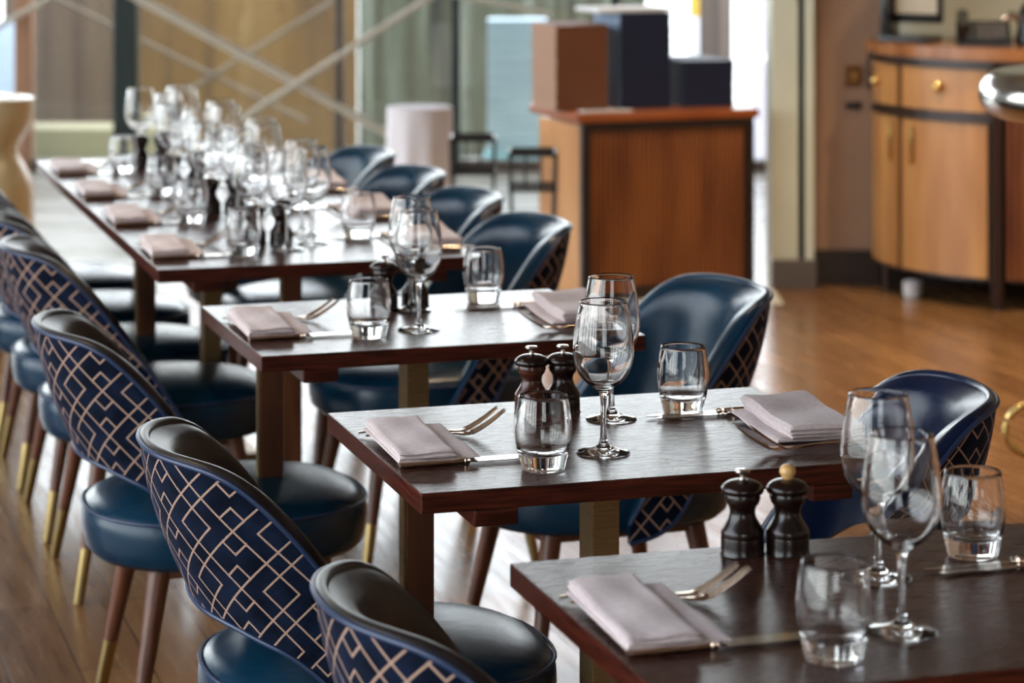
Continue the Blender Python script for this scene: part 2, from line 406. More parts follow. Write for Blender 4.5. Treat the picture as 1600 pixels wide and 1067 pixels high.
# ------------------------------------------------------------------ chairs
def seat_plan(a, rx=0.262, ry=0.232, e=2.45):
    c, s = math.cos(a), math.sin(a)
    r = (abs(c/rx)**e+abs(s/ry)**e)**(-1/e)
    return r*c, r*s
UVO = (0.012, 0.0)
def make_chair(inner, seatm):
    t = thing('dining_chair', 'x', 'chair')
    # seat cushion
    prof = [(0.0, 0.330), (0.80, 0.330), (0.93, 0.334), (0.975, 0.345), (0.992, 0.365), (1.0, 0.385), (0.998, 0.402), (0.985, 0.416), (0.955, 0.427), (0.88, 0.437), (0.7, 0.447), (0.4, 0.455), (0.0, 0.458)]
    n = 64; vs = []; fs = []
    for (k, z) in prof:
        for i in range(n):
            x, y = seat_plan(2*PI*i/n); vs.append((x*k, y*k, z))
    for j in range(len(prof)-1):
        for i in range(n):
            i2 = (i+1) % n; fs.append((j*n+i, j*n+i2, (j+1)*n+i2, (j+1)*n+i))
    s = MB().add(vs, fs).build('seat', seatm, t)
    MB().tube([(seat_plan(2*PI*i/n)[0]*.99, seat_plan(2*PI*i/n)[1]*.99, 0.420) for i in range(n)], 0.0030, 8, True).build('seat_piping', M['piping'], s)
    # shell
    zb = 0.452; ztop = 0.785; pm = math.radians(97); nu, nv = 84, 20
    RIM = [(-0.36, 0.786), (-0.335, 0.786), (-0.30, 0.783), (-0.27, 0.774), (-0.24, 0.754), (-0.18, 0.692), (-0.135, 0.634), (-0.05, 0.525), (0.0, 0.450), (0.04, 0.385), (0.06, 0.36)]
    LOW = [(-0.36, 0.535), (-0.30, 0.530), (-0.25, 0.515), (-0.20, 0.500), (-0.14, 0.460), (-0.08, 0.378), (-0.03, 0.348), (0.04, 0.335), (0.06, 0.335)]
    def itp(T, x):
        if x <= T[0][0]: return T[0][1]
        for (x0, y0), (x1, y1) in zip(T, T[1:]):
            if x <= x1: return y0+(y1-y0)*(x-x0)/(x1-x0)
        return T[-1][1]
    def sm(T, x): return sum(itp(T, x+d) for d in (-0.02, -0.01, 0, 0.01, 0.02))/5
    def rad(p, z, off=0.0):
        f = min(max((z-zb)/(ztop-zb), 0), 1); g = math.sin(f*PI/2)
        A = 0.238+(0.350-0.238)*g-off; B = 0.262+(0.276-0.262)*g-off
        c, s_ = math.cos(p), math.sin(p); e = 2.35
        return (abs(c/A)**e+abs(s_/B)**e)**(-1/e)
    def xt(p): return -rad(p, 0.75)*math.cos(p)
    def zt(p): return sm(RIM, xt(p))-0.023
    def zl(p): return sm(LOW, xt(p))-0.012
    def P(p, z, off=0.0):
        r = rad(p, z, off); return Vector((-r*math.cos(p), r*math.sin(p), z))
    vs = []; uv = []; fs = []
    for i in range(nu+1):
        p = -pm+2*pm*i/nu
        for j in range(nv+1):
            q = j/nv; z = zl(p)+(zt(p)-0.012-zl(p))*q
            vs.append(P(p, z)); uv.append((p*0.300+UVO[0], z*1.06+UVO[1]))
    for i in range(nu):
        for j in range(nv):
            a = i*(nv+1)+j; fs.append((a, a+nv+1, a+nv+2, a+1))
    back = link_mesh('back_panel', vs, fs, M['velvet'], t, True, uv)
    # inner padding: from outer seam over the rim and down inside, closing at the bottom
    vs = []; fs = []
    sec = []
    for k in range(7):   # rolled rim
        a = PI*k/6; sec.append(('rim', a))
    for j in range(1, nv+1): sec.append(('in', 1-j/nv))
    sec.append(('bot', 0))
    ns = len(sec)
    for i in range(nu+1):
        p = -pm+2*pm*i/nu
        th = 0.013+0.020*min(abs(p)/1.2, 1)
        zr = zt(p)-0.012; zlo = zl(p)
        edge = min(1.0, (pm-abs(p))/0.10+0.5)
        for kind, v in sec:
            if kind == 'rim':
                off = th*edge*(1-math.cos(v))/2; q = P(p, zr, off); q.z = zr+0.008*math.sin(v)
            elif kind == 'in':
                z = zlo+(zr-zlo)*v; bul = math.sin(PI*math.sqrt(max(0.0, 1-v)))*max(0, math.cos(p))
                q = P(p, z, (th+0.040*bul)*edge)
            else: q = P(p, zlo, 0)
            vs.append(q)
    for i in range(nu):
        for j in range(ns-1):
            a = i*ns+j; fs.append((a, a+1, a+ns+1, a+ns))
    fs.append(tuple(range(ns-1, -1, -1))); fs.append(tuple(nu*ns+j for j in range(ns)))
    bk = MB().add(vs, fs).build('backrest', inner, t)
    MB().tube([P(-pm+2*pm*i/nu, zt(-pm+2*pm*i/nu)-0.012, -0.001) for i in range(nu+1)], 0.0040, 8).build('rim_piping', M['piping'], bk)
    MB().tube([P(-pm+2*pm*i/nu, zl(-pm+2*pm*i/nu)+0.002, -0.001) for i in range(nu+1)], 0.004, 8).build('lower_piping', M['piping'], back)
    for sx_, sy_ in ((1, 1), (1, -1), (-1, 1), (-1, -1)):
        top = Vector((0.145*sx_, 0.15*sy_, 0.336)); bot = Vector((0.205*sx_, 0.205*sy_, 0.0)); h = 0.115
        mid = bot.lerp(top, h/0.336)
        lg = MB().tube([top, mid], [0.021, 0.0135], 20).build('leg', M['leg'], t)
        MB().tube([mid, bot.lerp(top, 0.02), bot], [0.0139, 0.0115, 0.0105], 20).build('leg_tip', M['brass'], lg)
    MB().box((0, 0, 0.324), (0.33, 0.33, 0.02), 0.004).build('seat_frame', M['leg'], t)
    return t
ch_left = Proto(make_chair(M['leather_shaded'], M['leather']))  # inner backs use the leather copy coloured as if in shade
ch_right = Proto(make_chair(M['leather'], M['leather']))
ch_navy = Proto(make_chair(M['leather_navy'], M['leather_navy']))
GL = 'upholstered chairs along the left side'; GR = 'upholstered chairs along the right side'
def bp(x, y, k=0): return (x-0.161*k, y+0.526*k, 0)
DEG = math.radians
left = [((0.12, 3.05, 0), 'navy lattice-backed chair at the bottom edge, nearest the camera, tucked at nearest table'),
        ((-0.20, 3.88, 0), 'sharply focused chair with navy velvet lattice back and shade-darkened leather inside, left of centre table'),
        ((-0.535, 4.87, 0), 'chair with velvet lattice back directly behind the sharply focused one, its blue seat side visible'),
        (bp(-0.80, 5.90), 'blurred lattice-backed chair at the left edge, at near left corner of the long table'),
        (bp(-0.80, 5.90, 1), 'chair at the long table, second from its near end on the left'),
        (bp(-0.80, 5.90, 2), 'chair at the long table, third from its near end on the left, mostly cut off'),
        (bp(-0.80, 5.90, 3), 'chair at the far end of the long table on the left, seat partly visible')]
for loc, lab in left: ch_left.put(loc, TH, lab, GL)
right = [((0.16, 5.13, 0), 'large teal leather tub chair in front of the reception stand, with worn rim', 3),
         (bp(-0.21, 6.12), 'blurred teal tub chair on the right of the long table, nearest to the camera there', 4),
         (bp(-0.21, 6.12, 1), 'blurred teal tub chair on the right of the long table, second from its near end', 4),
         (bp(-0.21, 6.12, 2), 'blurred teal tub chair on the right of the long table, third from its near end', 4),
         (bp(-0.21, 6.12, 3), 'blurred teal tub chair at the far right end of the long table', 4)]
for loc, lab, r in right: ch_right.put(loc, TH+PI+DEG(r), lab, GR)
ch_navy.put((0.412, 4.14, 0), TH+PI+DEG(-11), 'navy blue leather tub chair at right edge behind the nearest wine glasses', GR)

# ------------------------------------------------------------------ tables
def make_table(label, length=TL, postset=((0.100, 0.70, 'post_wood'), (0.345, 0.5, 'brass_post'))):
    t = thing('dining_table', label, 'table')
    # local frame: x across 0..TW, y along the row 0..length
    bm = MB().box((TW/2, length/2, TZ-0.014), (TW, length, 0.028), 0.0022)
    top = link_mesh('tabletop', bm.v, bm.f, None, t, False, mats=[M['table_top'], M['table_edge']],
                    fmat=None)
    for p in top.data.polygons: p.material_index = 0 if p.normal.z > 0.9 else 1
    for x in (0.105, TW-0.105):
        MB().box((x, length/2, TZ-0.028-0.0115), (0.062, length-0.004, 0.023), 0.003).build('batten', M['table_edge'], t, False)
    for i, (x, v, mk) in enumerate(postset):
        pp = MB().box((x, length*v if v <= 1 else v, (TZ-0.03)/2+0.005), (0.042, 0.026 if mk == 'post_wood' else 0.060, TZ-0.04), 0.002).build('post', M[mk], t, False)
        if mk == 'post_wood':
            MB().box((x-0.0235, length*v if v <= 1 else v, (TZ-0.03)/2+0.005), (0.005, 0.022, TZ-0.042), 0.001).build('brass_facing', M['brass_post'], pp, False)
    for i, (x, v, mk) in enumerate(postset):
        MB().box((x, length*v if v <= 1 else v, 0.008), (0.10, min(0.36, length-.1), 0.016), 0.003).build('foot', M['brass_post'], t, False)
    MB().box((0.215, length*0.6, TZ-0.05), (0.30, 0.07, 0.022), 0.002).build('crossbar', M['table_edge'], t, False)
    return t
FLs = [(0.1556, 2.5964), (-0.1204, 3.474), (-0.4279, 4.4702), (-0.738, 5.4574)]
angs = [TH-0.0056, TH+0.0018, TH+0.008, TH-0.004]
tl = ['nearest dark oak table with pink napkin, cut off by bottom right corner',
      'sharply focused dark oak table in the centre of the photo',
      'dark oak table between the centre table and the long table',
      'long dark oak table under crowded glassware at the back left']
tables = []
for i in range(3):
    t = make_table(tl[i]); t.location = (*FLs[i], 0); t.rotation_euler = (0, 0, angs[i]); t['group'] = 'small dark oak tables'; tables.append(t)
t = make_table(tl[3], TL*4, ((0.12, 0.42, 'post_wood'), (0.23, 0.30, 'brass_post'), (0.34, 0.12, 'post_wood'), (0.23, 1.7, 'brass_post'), (0.47, 1.7, 'post_wood')))
t.location = (*FLs[3], 0); t.rotation_euler = (0, 0, angs[3]); tables.append(t)

# ------------------------------------------------------------------ glassware, mills, cutlery, napkins
def make_wine():
    o = [(0.0, 0.0), (0.0355, 0.0), (0.0370, 0.0012), (0.0365, 0.0022), (0.028, 0.0040), (0.015, 0.0075), (0.0075, 0.013), (0.0050, 0.022), (0.0042, 0.040), (0.0042, 0.060), (0.0050, 0.078), (0.0072, 0.087), (0.014, 0.0935), (0.0255, 0.101), (0.035, 0.112), (0.0408, 0.126), (0.0436, 0.142), (0.0432, 0.158), (0.0412, 0.175), (0.0378, 0.196), (0.0345, 0.2145)]
    i_ = [(0.0336, 0.2152), (0.0330, 0.2145), (0.0366, 0.196), (0.0400, 0.175), (0.0420, 0.158), (0.0424, 0.142), (0.0396, 0.127), (0.034, 0.1145), (0.025, 0.104), (0.013, 0.0975), (0.0, 0.0955)]
    m = smooth_prof(o, 3)+smooth_prof(i_, 3)
    ob = MB().lathe(m, 56).build('wine_glass', M['glass'])
    return tag(ob, 'x', 'wine glass')
def smooth_prof(p, k):
    out = []
    for a in range(len(p)-1):
        p0 = p[max(a-1, 0)]; p1 = p[a]; p2 = p[a+1]; p3 = p[min(a+2, len(p)-1)]
        for j in range(k):
            t_ = j/k
            q = [0.5*((2*p1[c])+(-p0[c]+p2[c])*t_+(2*p0[c]-5*p1[c]+4*p2[c]-p3[c])*t_*t_+(-p0[c]+3*p1[c]-3*p2[c]+p3[c])*t_**3) for c in (0, 1)]
            out.append((max(q[0], 0.0), q[1]))
    out.append(p[-1]); return out
def make_tumbler():
    o = [(0.0, 0.0015), (0.024, 0.0012), (0.0275, 0.0), (0.0300, 0.002), (0.0320, 0.010), (0.0358, 0.026), (0.0388, 0.043), (0.0396, 0.056), (0.0388, 0.071), (0.0368, 0.087), (0.0342, 0.1015)]
    i_ = [(0.0333, 0.1025), (0.0325, 0.1015), (0.0350, 0.087), (0.0370, 0.071), (0.0378, 0.056), (0.0368, 0.043), (0.0340, 0.031), (0.0300, 0.0245), (0.020, 0.0215), (0.0, 0.0205)]
    ob = MB().lathe(smooth_prof(o, 3)+smooth_prof(i_, 3), 56).build('water_tumbler', M['glass'])
    return tag(ob, 'x', 'glass')
def make_mill(body, knob):
    t = thing('pepper_mill', 'x', 'mill')
    p = [(0.0, 0), (0.0255, 0), (0.0262, 0.002), (0.0262, 0.019), (0.0256, 0.021), (0.0262, 0.023), (0.0262, 0.0275), (0.0252, 0.030), (0.0225, 0.0345), (0.0178, 0.042), (0.0155, 0.049), (0.0163, 0.056), (0.0190, 0.0605), (0.0205, 0.063), (0.0208, 0.0725), (0.0, 0.0725)]
    MB().lathe(smooth_prof(p, 2), 40).build('body', M[body], t)
    h = [(0.0, 0.0728), (0.0215, 0.0728), (0.0250, 0.0745), (0.0262, 0.0775), (0.0255, 0.0805), (0.022, 0.0845), (0.016, 0.0878), (0.008, 0.0895), (0.0, 0.090)]
    MB().lathe(smooth_prof(h, 2), 40).build('head', M['mill'], t)
    if knob == 'steel':
        q = [(0.0, 0.0895), (0.0042, 0.0895), (0.0034, 0.0945), (0.0040, 0.0968), (0.0090, 0.0975), (0.0096, 0.0995), (0.0085, 0.1015), (0.0, 0.1025)]
        MB().lathe(q, 24).build('knob', M['steel'], t)
    else:
        q = [(0.0, 0.0892), (0.0058, 0.0892), (0.0072, 0.0925), (0.0097, 0.0965), (0.0100, 0.0995), (0.0082, 0.104), (0.0045, 0.1065), (0.0, 0.107)]
        MB().lathe(smooth_prof(q, 2), 24).build('knob', M['knobwood'], t)
    return t
def make_fork():
    # lies along +x, handle end at 0, tines rising at the far end
    t = thing('dinner_fork', 'x', 'fork')
    def zc(x):
        # handle low, neck dips, tines curve up
        if x < 0.12: return 0.0035+0.006*math.sin(PI*x/0.12)
        if x < 0.150: return 0.0035
        u = (x-0.150)/0.055; return 0.0035+0.034*u**1.35
    hp = [(0.0, 0.0045), (0.01, 0.0058), (0.04, 0.0048), (0.09, 0.0032), (0.118, 0.0026), (0.132, 0.0046), (0.142, 0.0105), (0.150, 0.0120), (0.158, 0.0118)]
    vs = []; fs = []; n = 10
    for (x, w) in hp:
        for j in range(n):
            a = 2*PI*j/n; vs.append((x, w*math.cos(a), zc(x)+0.0014*math.sin(a)+(0.0004 if w < .007 else 0.0-0.0)))
    for i in range(len(hp)-1):
        for j in range(n):
            j2 = (j+1) % n; fs.append((i*n+j, i*n+j2, (i+1)*n+j2, (i+1)*n+j))
    fs.append(tuple(range(n))); fs.append(tuple((len(hp)-1)*n+j for j in range(n)))
    MB().add(vs, fs).build('handle', M['rosesteel'], t)
    for k in range(4):
        y = -0.0099+0.0066*k
        pts = [(x, y*(1-0.08*(x-0.155)/0.05), zc(x)) for x in (0.155, 0.165, 0.175, 0.185, 0.195, 0.205)]
        MB().tube(pts, [0.0016, 0.0015, 0.0014, 0.0012, 0.0010, 0.0005], 8).build('tine', M['rosesteel'], t)
    return t
def make_knife():
    t = thing('table_knife', 'x', 'knife')
    # handle with bolster, blade pointing +x, standing on a side
    hp = [(0.0, 0.0058, 0.0040), (0.004, 0.0070, 0.0046), (0.03, 0.0068, 0.0046), (0.07, 0.0060, 0.0042), (0.092, 0.0054, 0.0038)]
    vs = []; fs = []; n = 12
    for (x, w, h) in hp:
        for j in range(n):
            a = 2*PI*j/n; vs.append((x, w*math.cos(a), 0.0048+h*math.sin(a)))
    for i in range(len(hp)-1):
        for j in range(n):
            j2 = (j+1) % n; fs.append((i*n+j, i*n+j2, (i+1)*n+j2, (i+1)*n+j))
    fs.append(tuple(range(n))); fs.append(tuple((len(hp)-1)*n+j for j in range(n)))
    MB().add(vs, fs).build('handle', M['rosesteel'], t)
    b = MB()
    for x, r in ((0.094, 0.0062), (0.1005, 0.0050)): b.tube([(x-0.003, 0, 0.005), (x, 0, 0.005), (x+0.003, 0, 0.005)], [0.003, r, 0.003], 14)
    b.build('bolster', M['rosesteel'], t)
    pl = [(0.100, -0.0035), (0.108, -0.0075), (0.150, -0.0085), (0.195, -0.0078), (0.212, -0.0045), (0.220, 0.004), (0.205, 0.0068), (0.150, 0.0070), (0.108, 0.0062), (0.100, 0.0035)]
    MB().prism(pl, 0.0030, 0.0044).build('blade', M['steel'], t, False)
    return t
def napkin_layer(mb, w, l, z0, th, skew=0.0, drop=0.0, seed=0):
    """a folded cloth slab: rounded fold on the -y side, soft wavy top"""
    rnd = random.Random(seed); nx, ny = 24, 44
    def P(u, v, top):
        x = w*u+skew*v; y = l*(v-0.5)
        e = min(v, 1-v)*l; ex = min(u, 1-u)*w
        z = z0+(th if top else 0)
        if top:
            rr = 0.006
            em = min(e, ex)
            if em < rr: z -= (th*0.48)*(1-math.sqrt(max(0, 1-(1-em/rr)**2)))
            z += 0.0012*math.sin(7*u+3*v+seed)+0.0009*math.sin(11*v-4*u+seed*2)
        else:
            rr = 0.005
            if e < rr and z0 > 0.004: z += (th*0.4)*(1-math.sqrt(max(0, 1-(1-e/rr)**2)))
        z -= drop*(lambda q: q*q*(3-2*q))(min(max((v-0.12)/0.4, 0), 1))
        return (x, y, z)
    for top in (1, 0):
        vs = [P(i/nx, j/ny, top) for i in range(nx+1) for j in range(ny+1)]
        fs = []
        for i in range(nx):
            for j in range(ny):
                a = i*(ny+1)+j; q = (a, a+ny+1, a+ny+2, a+1); fs.append(q if top else q[::-1])
        k = len(mb.v); mb.add(vs, fs)
        if top: kt = k
        else: kb = k
    N1 = ny+1
    ring = [i*N1 for i in range(nx+1)]+[nx*N1+j for j in range(1, ny+1)]+[i*N1+ny for i in range(nx-1, -1, -1)]+[j for j in range(ny-1, 0, -1)]
    for a, b in zip(ring, ring[1:]+ring[:1]): mb.f.append((kt+a, kb+a, kb+b, kt+b))
def make_napkin(kind):
    mb = MB()
    if kind == 'flat':
        napkin_layer(mb, 0.118, 0.235, 0.0075, 0.0035, 0.012, seed=1)
        napkin_layer(mb, 0.082, 0.245, 0.0115, 0.0075, 0.016, seed=2)
        napkin_layer(mb, 0.080, 0.242, 0.0185, 0.0045, 0.016, seed=3)
    else:
        napkin_layer(mb, 0.126, 0.200, 0.0075, 0.0062, 0.0, drop=0.0066, seed=4)
        napkin_layer(mb, 0.104, 0.206, 0.0130, 0.0060, 0.0, drop=0.0066, seed=5)
        napkin_layer(mb, 0.105, 0.208, 0.0182, 0.0056, 0.001, drop=0.0066, seed=6)
        napkin_layer(mb, 0.108, 0.210, 0.0226, 0.0100, 0.0, drop=0.0066, seed=7)
    ob = mb.build('folded_napkin', M['napkin']); return tag(ob, 'x', 'napkin')

wine = Proto(make_wine()); tumb = Proto(make_tumbler())
mill_d = Proto(make_mill('mill', 'steel')); mill_r = Proto(make_mill('mill_red', 'steel')); mill_w = Proto(make_mill('mill', 'wood'))
fork = Proto(make_fork()); knife = Proto(make_knife()); napF = Proto(make_napkin('flat')); napT = Proto(make_napkin('thick'))

def frame(i, k=0):
    """corner, across and row axes of table i (k = place along the long table)"""
    an = angs[i]; a = Vector((math.cos(an), math.sin(an), 0)); b = Vector((-math.sin(an), math.cos(an), 0))
    o = Vector((*FLs[i], 0))+b*(TL*k); return o, a, b, an
T = ['nearest table', 'centre table', 'table behind the centre table', 'long table']
seats = ['near end', 'second place', 'third place', 'far end']
def where(i, k, side):
    if i < 3: return '%s side of the %s' % (side, T[i])
    return '%s side of the long table, %s' % (side, seats[k])
def setting(i, k, side, tpos=None, jit=0.0):
    o, a, b, an = frame(i, k)
    if side == 'left': org = o+b*(TL/2); X = a; Y = b; rz = an
    else: org = o+b*(TL/2)+a*TW; X = -a; Y = -b; rz = an+PI
    w = where(i, k, side); z = Vector((0, 0, TZ))
    j = random.uniform(-1, 1)*jit
    P = lambda x, y: org+X*x+Y*(y+j)+z
    g = 'place settings'
    if side == 'left':
        napF.put(P(0.006, -0.010), rz+0.02, 'pale pink folded napkin over cutlery, %s' % w, 'folded napkins')
        kn = [((0.010, -0.124), 0.02), ((0.012, -0.108), 0.0)]
        fk = [((0.012, 0.078), -0.17), ((0.006, 0.100), -0.19)]
    else:
        napT.put(P(0.000, 0.040), rz-0.03, 'pale pink thickly folded napkin, %s' % w, 'folded napkins')
        kn = [((0.030, -0.092), 0.0), ((0.020, -0.076), 0.01)]
        fk = [((0.008, 0.205), -0.16), ((-0.014, 0.186), 0.0)]
    nm = ['outer', 'inner']
    for q, ((x, y), r) in enumerate(kn):
        knife.put(P(x, y), rz+r, '%s table knife under the napkin, %s' % (nm[q], w), 'table knives')
    for q, ((x, y), r) in enumerate(fk):
        fork.put(P(x, y)+Vector((0, 0, (0.0003 if q == 0 else 0.0006)+(0.0 if side == 'left' else 0.002))), rz+r, '%s fork by the napkin, %s' % (nm[q], w), 'dinner forks')
def at(X, D): return Vector((X, D, TZ+0.0004))
for i in range(3):
    for sd in ('left', 'right'): setting(i, 0, sd)
for k in range(4):
    for sd in ('left', 'right'): setting(3, k, sd, jit=0.012)
GW, GT, GM = 'stemmed wine glasses', 'water tumblers', 'salt and pepper mills'
for (x, y), w in (((0.1300, 3.720), 'front wine glass on the centre table, sharply focused'), ((0.150, 3.953), 'rear wine glass on the centre table, overlapped by the front one'),
                  ((0.4226, 2.837), 'front wine glass on the nearest table, beside the near tumbler'), ((0.428, 3.057), 'rear wine glass on the nearest table, seen through the front one'),
                  ((-0.169, 4.730), 'front wine glass on the table behind the centre table'), ((-0.190, 4.940), 'rear wine glass on the table behind the centre table')):
    wine.put(at(x, y), 0, 'clear empty %s' % w, GW)
for (x, y), w in (((0.043, 3.618), 'near left tumbler on the centre table, just in front of the mills'), ((0.2615, 4.000), 'tumbler on the right of the centre table beside a knife blade'),
                  ((0.337, 2.739), 'tumbler at the near edge of the nearest table'), ((0.556, 3.157), 'tumbler at the right edge of the photo on the nearest table'),
                  ((-0.255, 4.660), 'left tumbler on the table behind the centre table'), ((-0.055, 5.050), 'right tumbler on the table behind the centre table')):
    tumb.put(at(x, y), 0, 'clear empty %s' % w, GT)
for pr, (x, y), w in ((mill_r, (0.030, 4.0), 'red brown wooden mill with steel knob, left of the pair on the centre table'), (mill_d, (0.078, 4.01), 'near black wooden mill with steel knob, right of the pair on the centre table'),
                      (mill_d, (0.279, 3.167), 'near black wooden mill with steel knob, left of the pair on the nearest table'), (mill_w, (0.334, 3.170), 'near black wooden mill with pale wooden ball knob on the nearest table'),
                      (mill_d, (-0.243, 4.97), 'dark wooden mill left of the wine glasses on the table behind the centre table'), (mill_d, (-0.185, 5.0), 'dark wooden mill behind the wine glasses on the table behind the centre table')):
    pr.put(at(x, y), 0, w, GM)
for k in range(4):
    o, a, b, an = frame(3, k); c = o+b*(TL/2)
    q = lambda x, y: c+a*x+b*y+Vector((0, 0, TZ+0.0004))
    s = seats[k]
    r = lambda: random.uniform(-.012, .012)
    tumb.put(q(0.205+r(), -0.115+r()), 0, 'blurred tumbler beside the left napkin of the long table, %s' % s, GT)
    tumb.put(q(0.50+r(), 0.06+r()), 0, 'blurred tumbler on the right half of the long table, %s' % s, GT)
    wine.put(q(0.315+r(), -0.07+r()), 0, 'blurred left wine glass of the front pair on the long table, %s' % s, GW)
    wine.put(q(0.40+r(), 0.03+r()), 0, 'blurred right wine glass of the front pair on the long table, %s' % s, GW)
    wine.put(q(0.27+r(), 0.12+r()), 0, 'blurred left wine glass of the rear pair on the long table, %s' % s, GW)
    wine.put(q(0.41+r(), 0.18+r()), 0, 'blurred right wine glass of the rear pair on the long table, %s' % s, GW)
    mill_d.put(q(0.265, 0.035), 0, 'dark mill, left one of the pair on the long table, %s' % s, GM)
    (mill_w if k else mill_d).put(q(0.325, 0.03), 0, 'dark mill, right one of the pair on the long table, %s' % s, GM)

# ------------------------------------------------------------------ reception stand with menus
def ribbed(name, c0, c1):
    m = mat(name, rough=0.4); t = N(m, 'ShaderNodeTexCoord'); mp = N(m, 'ShaderNodeMapping'); mp.inputs['Scale'].default_value = (2.5, 2.5, 0.5)
    L(m, t.outputs['Object'], mp.inputs[0]); n = N(m, 'ShaderNodeTexNoise'); n.inputs['Scale'].default_value = 3; L(m, mp.outputs[0], n.inputs['Vector'])
    L(m, ramp(m, n.outputs[0], [(0.35, c0), (0.65, c1)]), bsdf(m).inputs['Base Color']); return m
M['ribwood'] = ribbed('ribbed red brown timber', (0.13, 0.03, 0.006), (0.27, 0.085, 0.018))
M['standwood'] = noise_col(mat('orange brown timber', rough=0.35), (0.42, 0.17, 0.045), (0.55, 0.25, 0.075), (2, 2, 0.5), 4)
M['topwood'] = noise_col(mat('red brown top', rough=0.28), (0.25, 0.06, 0.015), (0.36, 0.10, 0.028), (1, 8, 1), 3)
PA = DEG(20); st = thing('reception_stand', 'waist-high wooden stand with ribbed front and stacks of menus on top', 'stand', (0.255, 9.66, 0), PA)
PW, PD, PH = 0.70, 0.48, 0.697
MB().box((PW/2, PD/2, PH/2-0.02), (PW-0.02, PD-0.02, PH-0.06), 0.004).build('carcass', M['standwood'], st, False)
b = MB(); nr = 32
for i in range(nr): b.tube([(0.035+(PW-0.07)*(i+.5)/nr, 0.008, 0.05), (0.035+(PW-0.07)*(i+.5)/nr, 0.008, PH-0.055)], (PW-0.07)/nr*0.42, 8)
b.build('ribbed_front', M['ribwood'], st)
b = MB(); b.box((0.017, 0.003, PH/2-0.025), (0.034, 0.03, PH-0.05), 0.003); b.box((PW-0.017, 0.003, PH/2-0.025), (0.034, 0.03, PH-0.05), 0.003); b.box((PW/2, 0.006, 0.025), (PW, 0.03, 0.05), 0.003); b.box((PW/2, 0.006, PH-0.05), (PW, 0.03, 0.03), 0.003)
b.build('front_frame', M['skirt'], st, False)
MB().box((PW/2, PD/2, PH-0.018), (PW+0.04, PD+0.03, 0.036), 0.008, 0, 3).build('top', M['topwood'], st)
def stand_pt(x, y): 
    c, s = math.cos(PA), math.sin(PA); return Vector((0.255+c*x-s*y, 9.66+s*x+c*y, PH))
M['menu_brown'] = mat('tan brown menu cover', (0.15, 0.050, 0.017), 0.7)
M['menu_navy'] = mat('navy menu cover', (0.006, 0.012, 0.04), 0.6)
M['page'] = mat('cream pages', (0.50, 0.30, 0.20), 0.8)
M['pagew'] = mat('silver blue pages', (0.30, 0.40, 0.55), 0.7)
def make_menu(cm, pm_):
    t = thing('menu_folder', 'x', 'menu')
    b = MB(); b.box((0, 0, 0.0010), (0.205, 0.30, 0.0018), 0.0004, 0, 1); b.box((0, 0, 0.0092), (0.205, 0.30, 0.0018), 0.0004, 0, 1); b.box((0, -0.149, 0.0051), (0.203, 0.003, 0.0085))
    b.build('cover', cm, t, False)
    MB().box((-0.002, 0.001, 0.0051), (0.198, 0.29, 0.0062)).build('pages', pm_, t, False)
    return t
ONES = ['', 'first', 'second', 'third', 'fourth', 'fifth', 'sixth', 'seventh', 'eighth', 'ninth', 'tenth', 'eleventh', 'twelfth', 'thirteenth', 'fourteenth', 'fifteenth', 'sixteenth', 'seventeenth', 'eighteenth', 'nineteenth']
def ordinal(n):
    if n < 20: return ONES[n]
    t_, o_ = divmod(n, 10); base = {2: 'twent', 3: 'thirt'}[t_]
    return base+('ieth' if o_ == 0 else 'y-'+ONES[o_])
def stack(cm, pm_, x, y, n, rot, desc, grp):
    pr = Proto(make_menu(cm, pm_))
    for i in range(n):
        p = stand_pt(x, y)+Vector((random.uniform(-.0015, .0015), random.uniform(-.002, .002), i*0.0103))
        pos = 'bottom one' if i == 0 else ('top one' if i == n-1 else '%s from the bottom' % ordinal(i+1))
        pr.put(p, PA+rot+random.uniform(-.008, .008), '%s, %s' % (desc, pos), grp)
stack(M['menu_brown'], M['page'], 0.055, 0.26, 31, DEG(-3), 'tan brown menu in the left stack', 'brown menus stacked on the stand')
stack(M['menu_navy'], M['pagew'], 0.315, 0.27, 35, DEG(-2), 'navy menu in the tall middle stack', 'tall stack of navy menus on the stand')
stack(M['menu_navy'], M['menu_navy'], 0.575, 0.26, 17, DEG(-4), 'navy menu in the low right stack', 'low stack of navy menus on the stand')
M['white'] = mat('white paper', (0.75, 0.76, 0.78), 0.6)
pp = stand_pt(0.12, 0.055)
tag(MB().box((pp.x, pp.y, PH+0.0025), (0.20, 0.07, 0.004), 0.001, PA).build('paper_sheets', M['white'], None, False), 'small white pad of paper on front edge of the reception stand', 'paper')
pp = stand_pt(0.30, 0.27)
tag(MB().box((pp.x-0.02, pp.y, PH+35*0.0103+0.008), (0.30, 0.24, 0.014), 0.003, PA).build('white_folder', M['white'], None, False), 'white folder lying on top of the tall navy menu stack', 'folder')

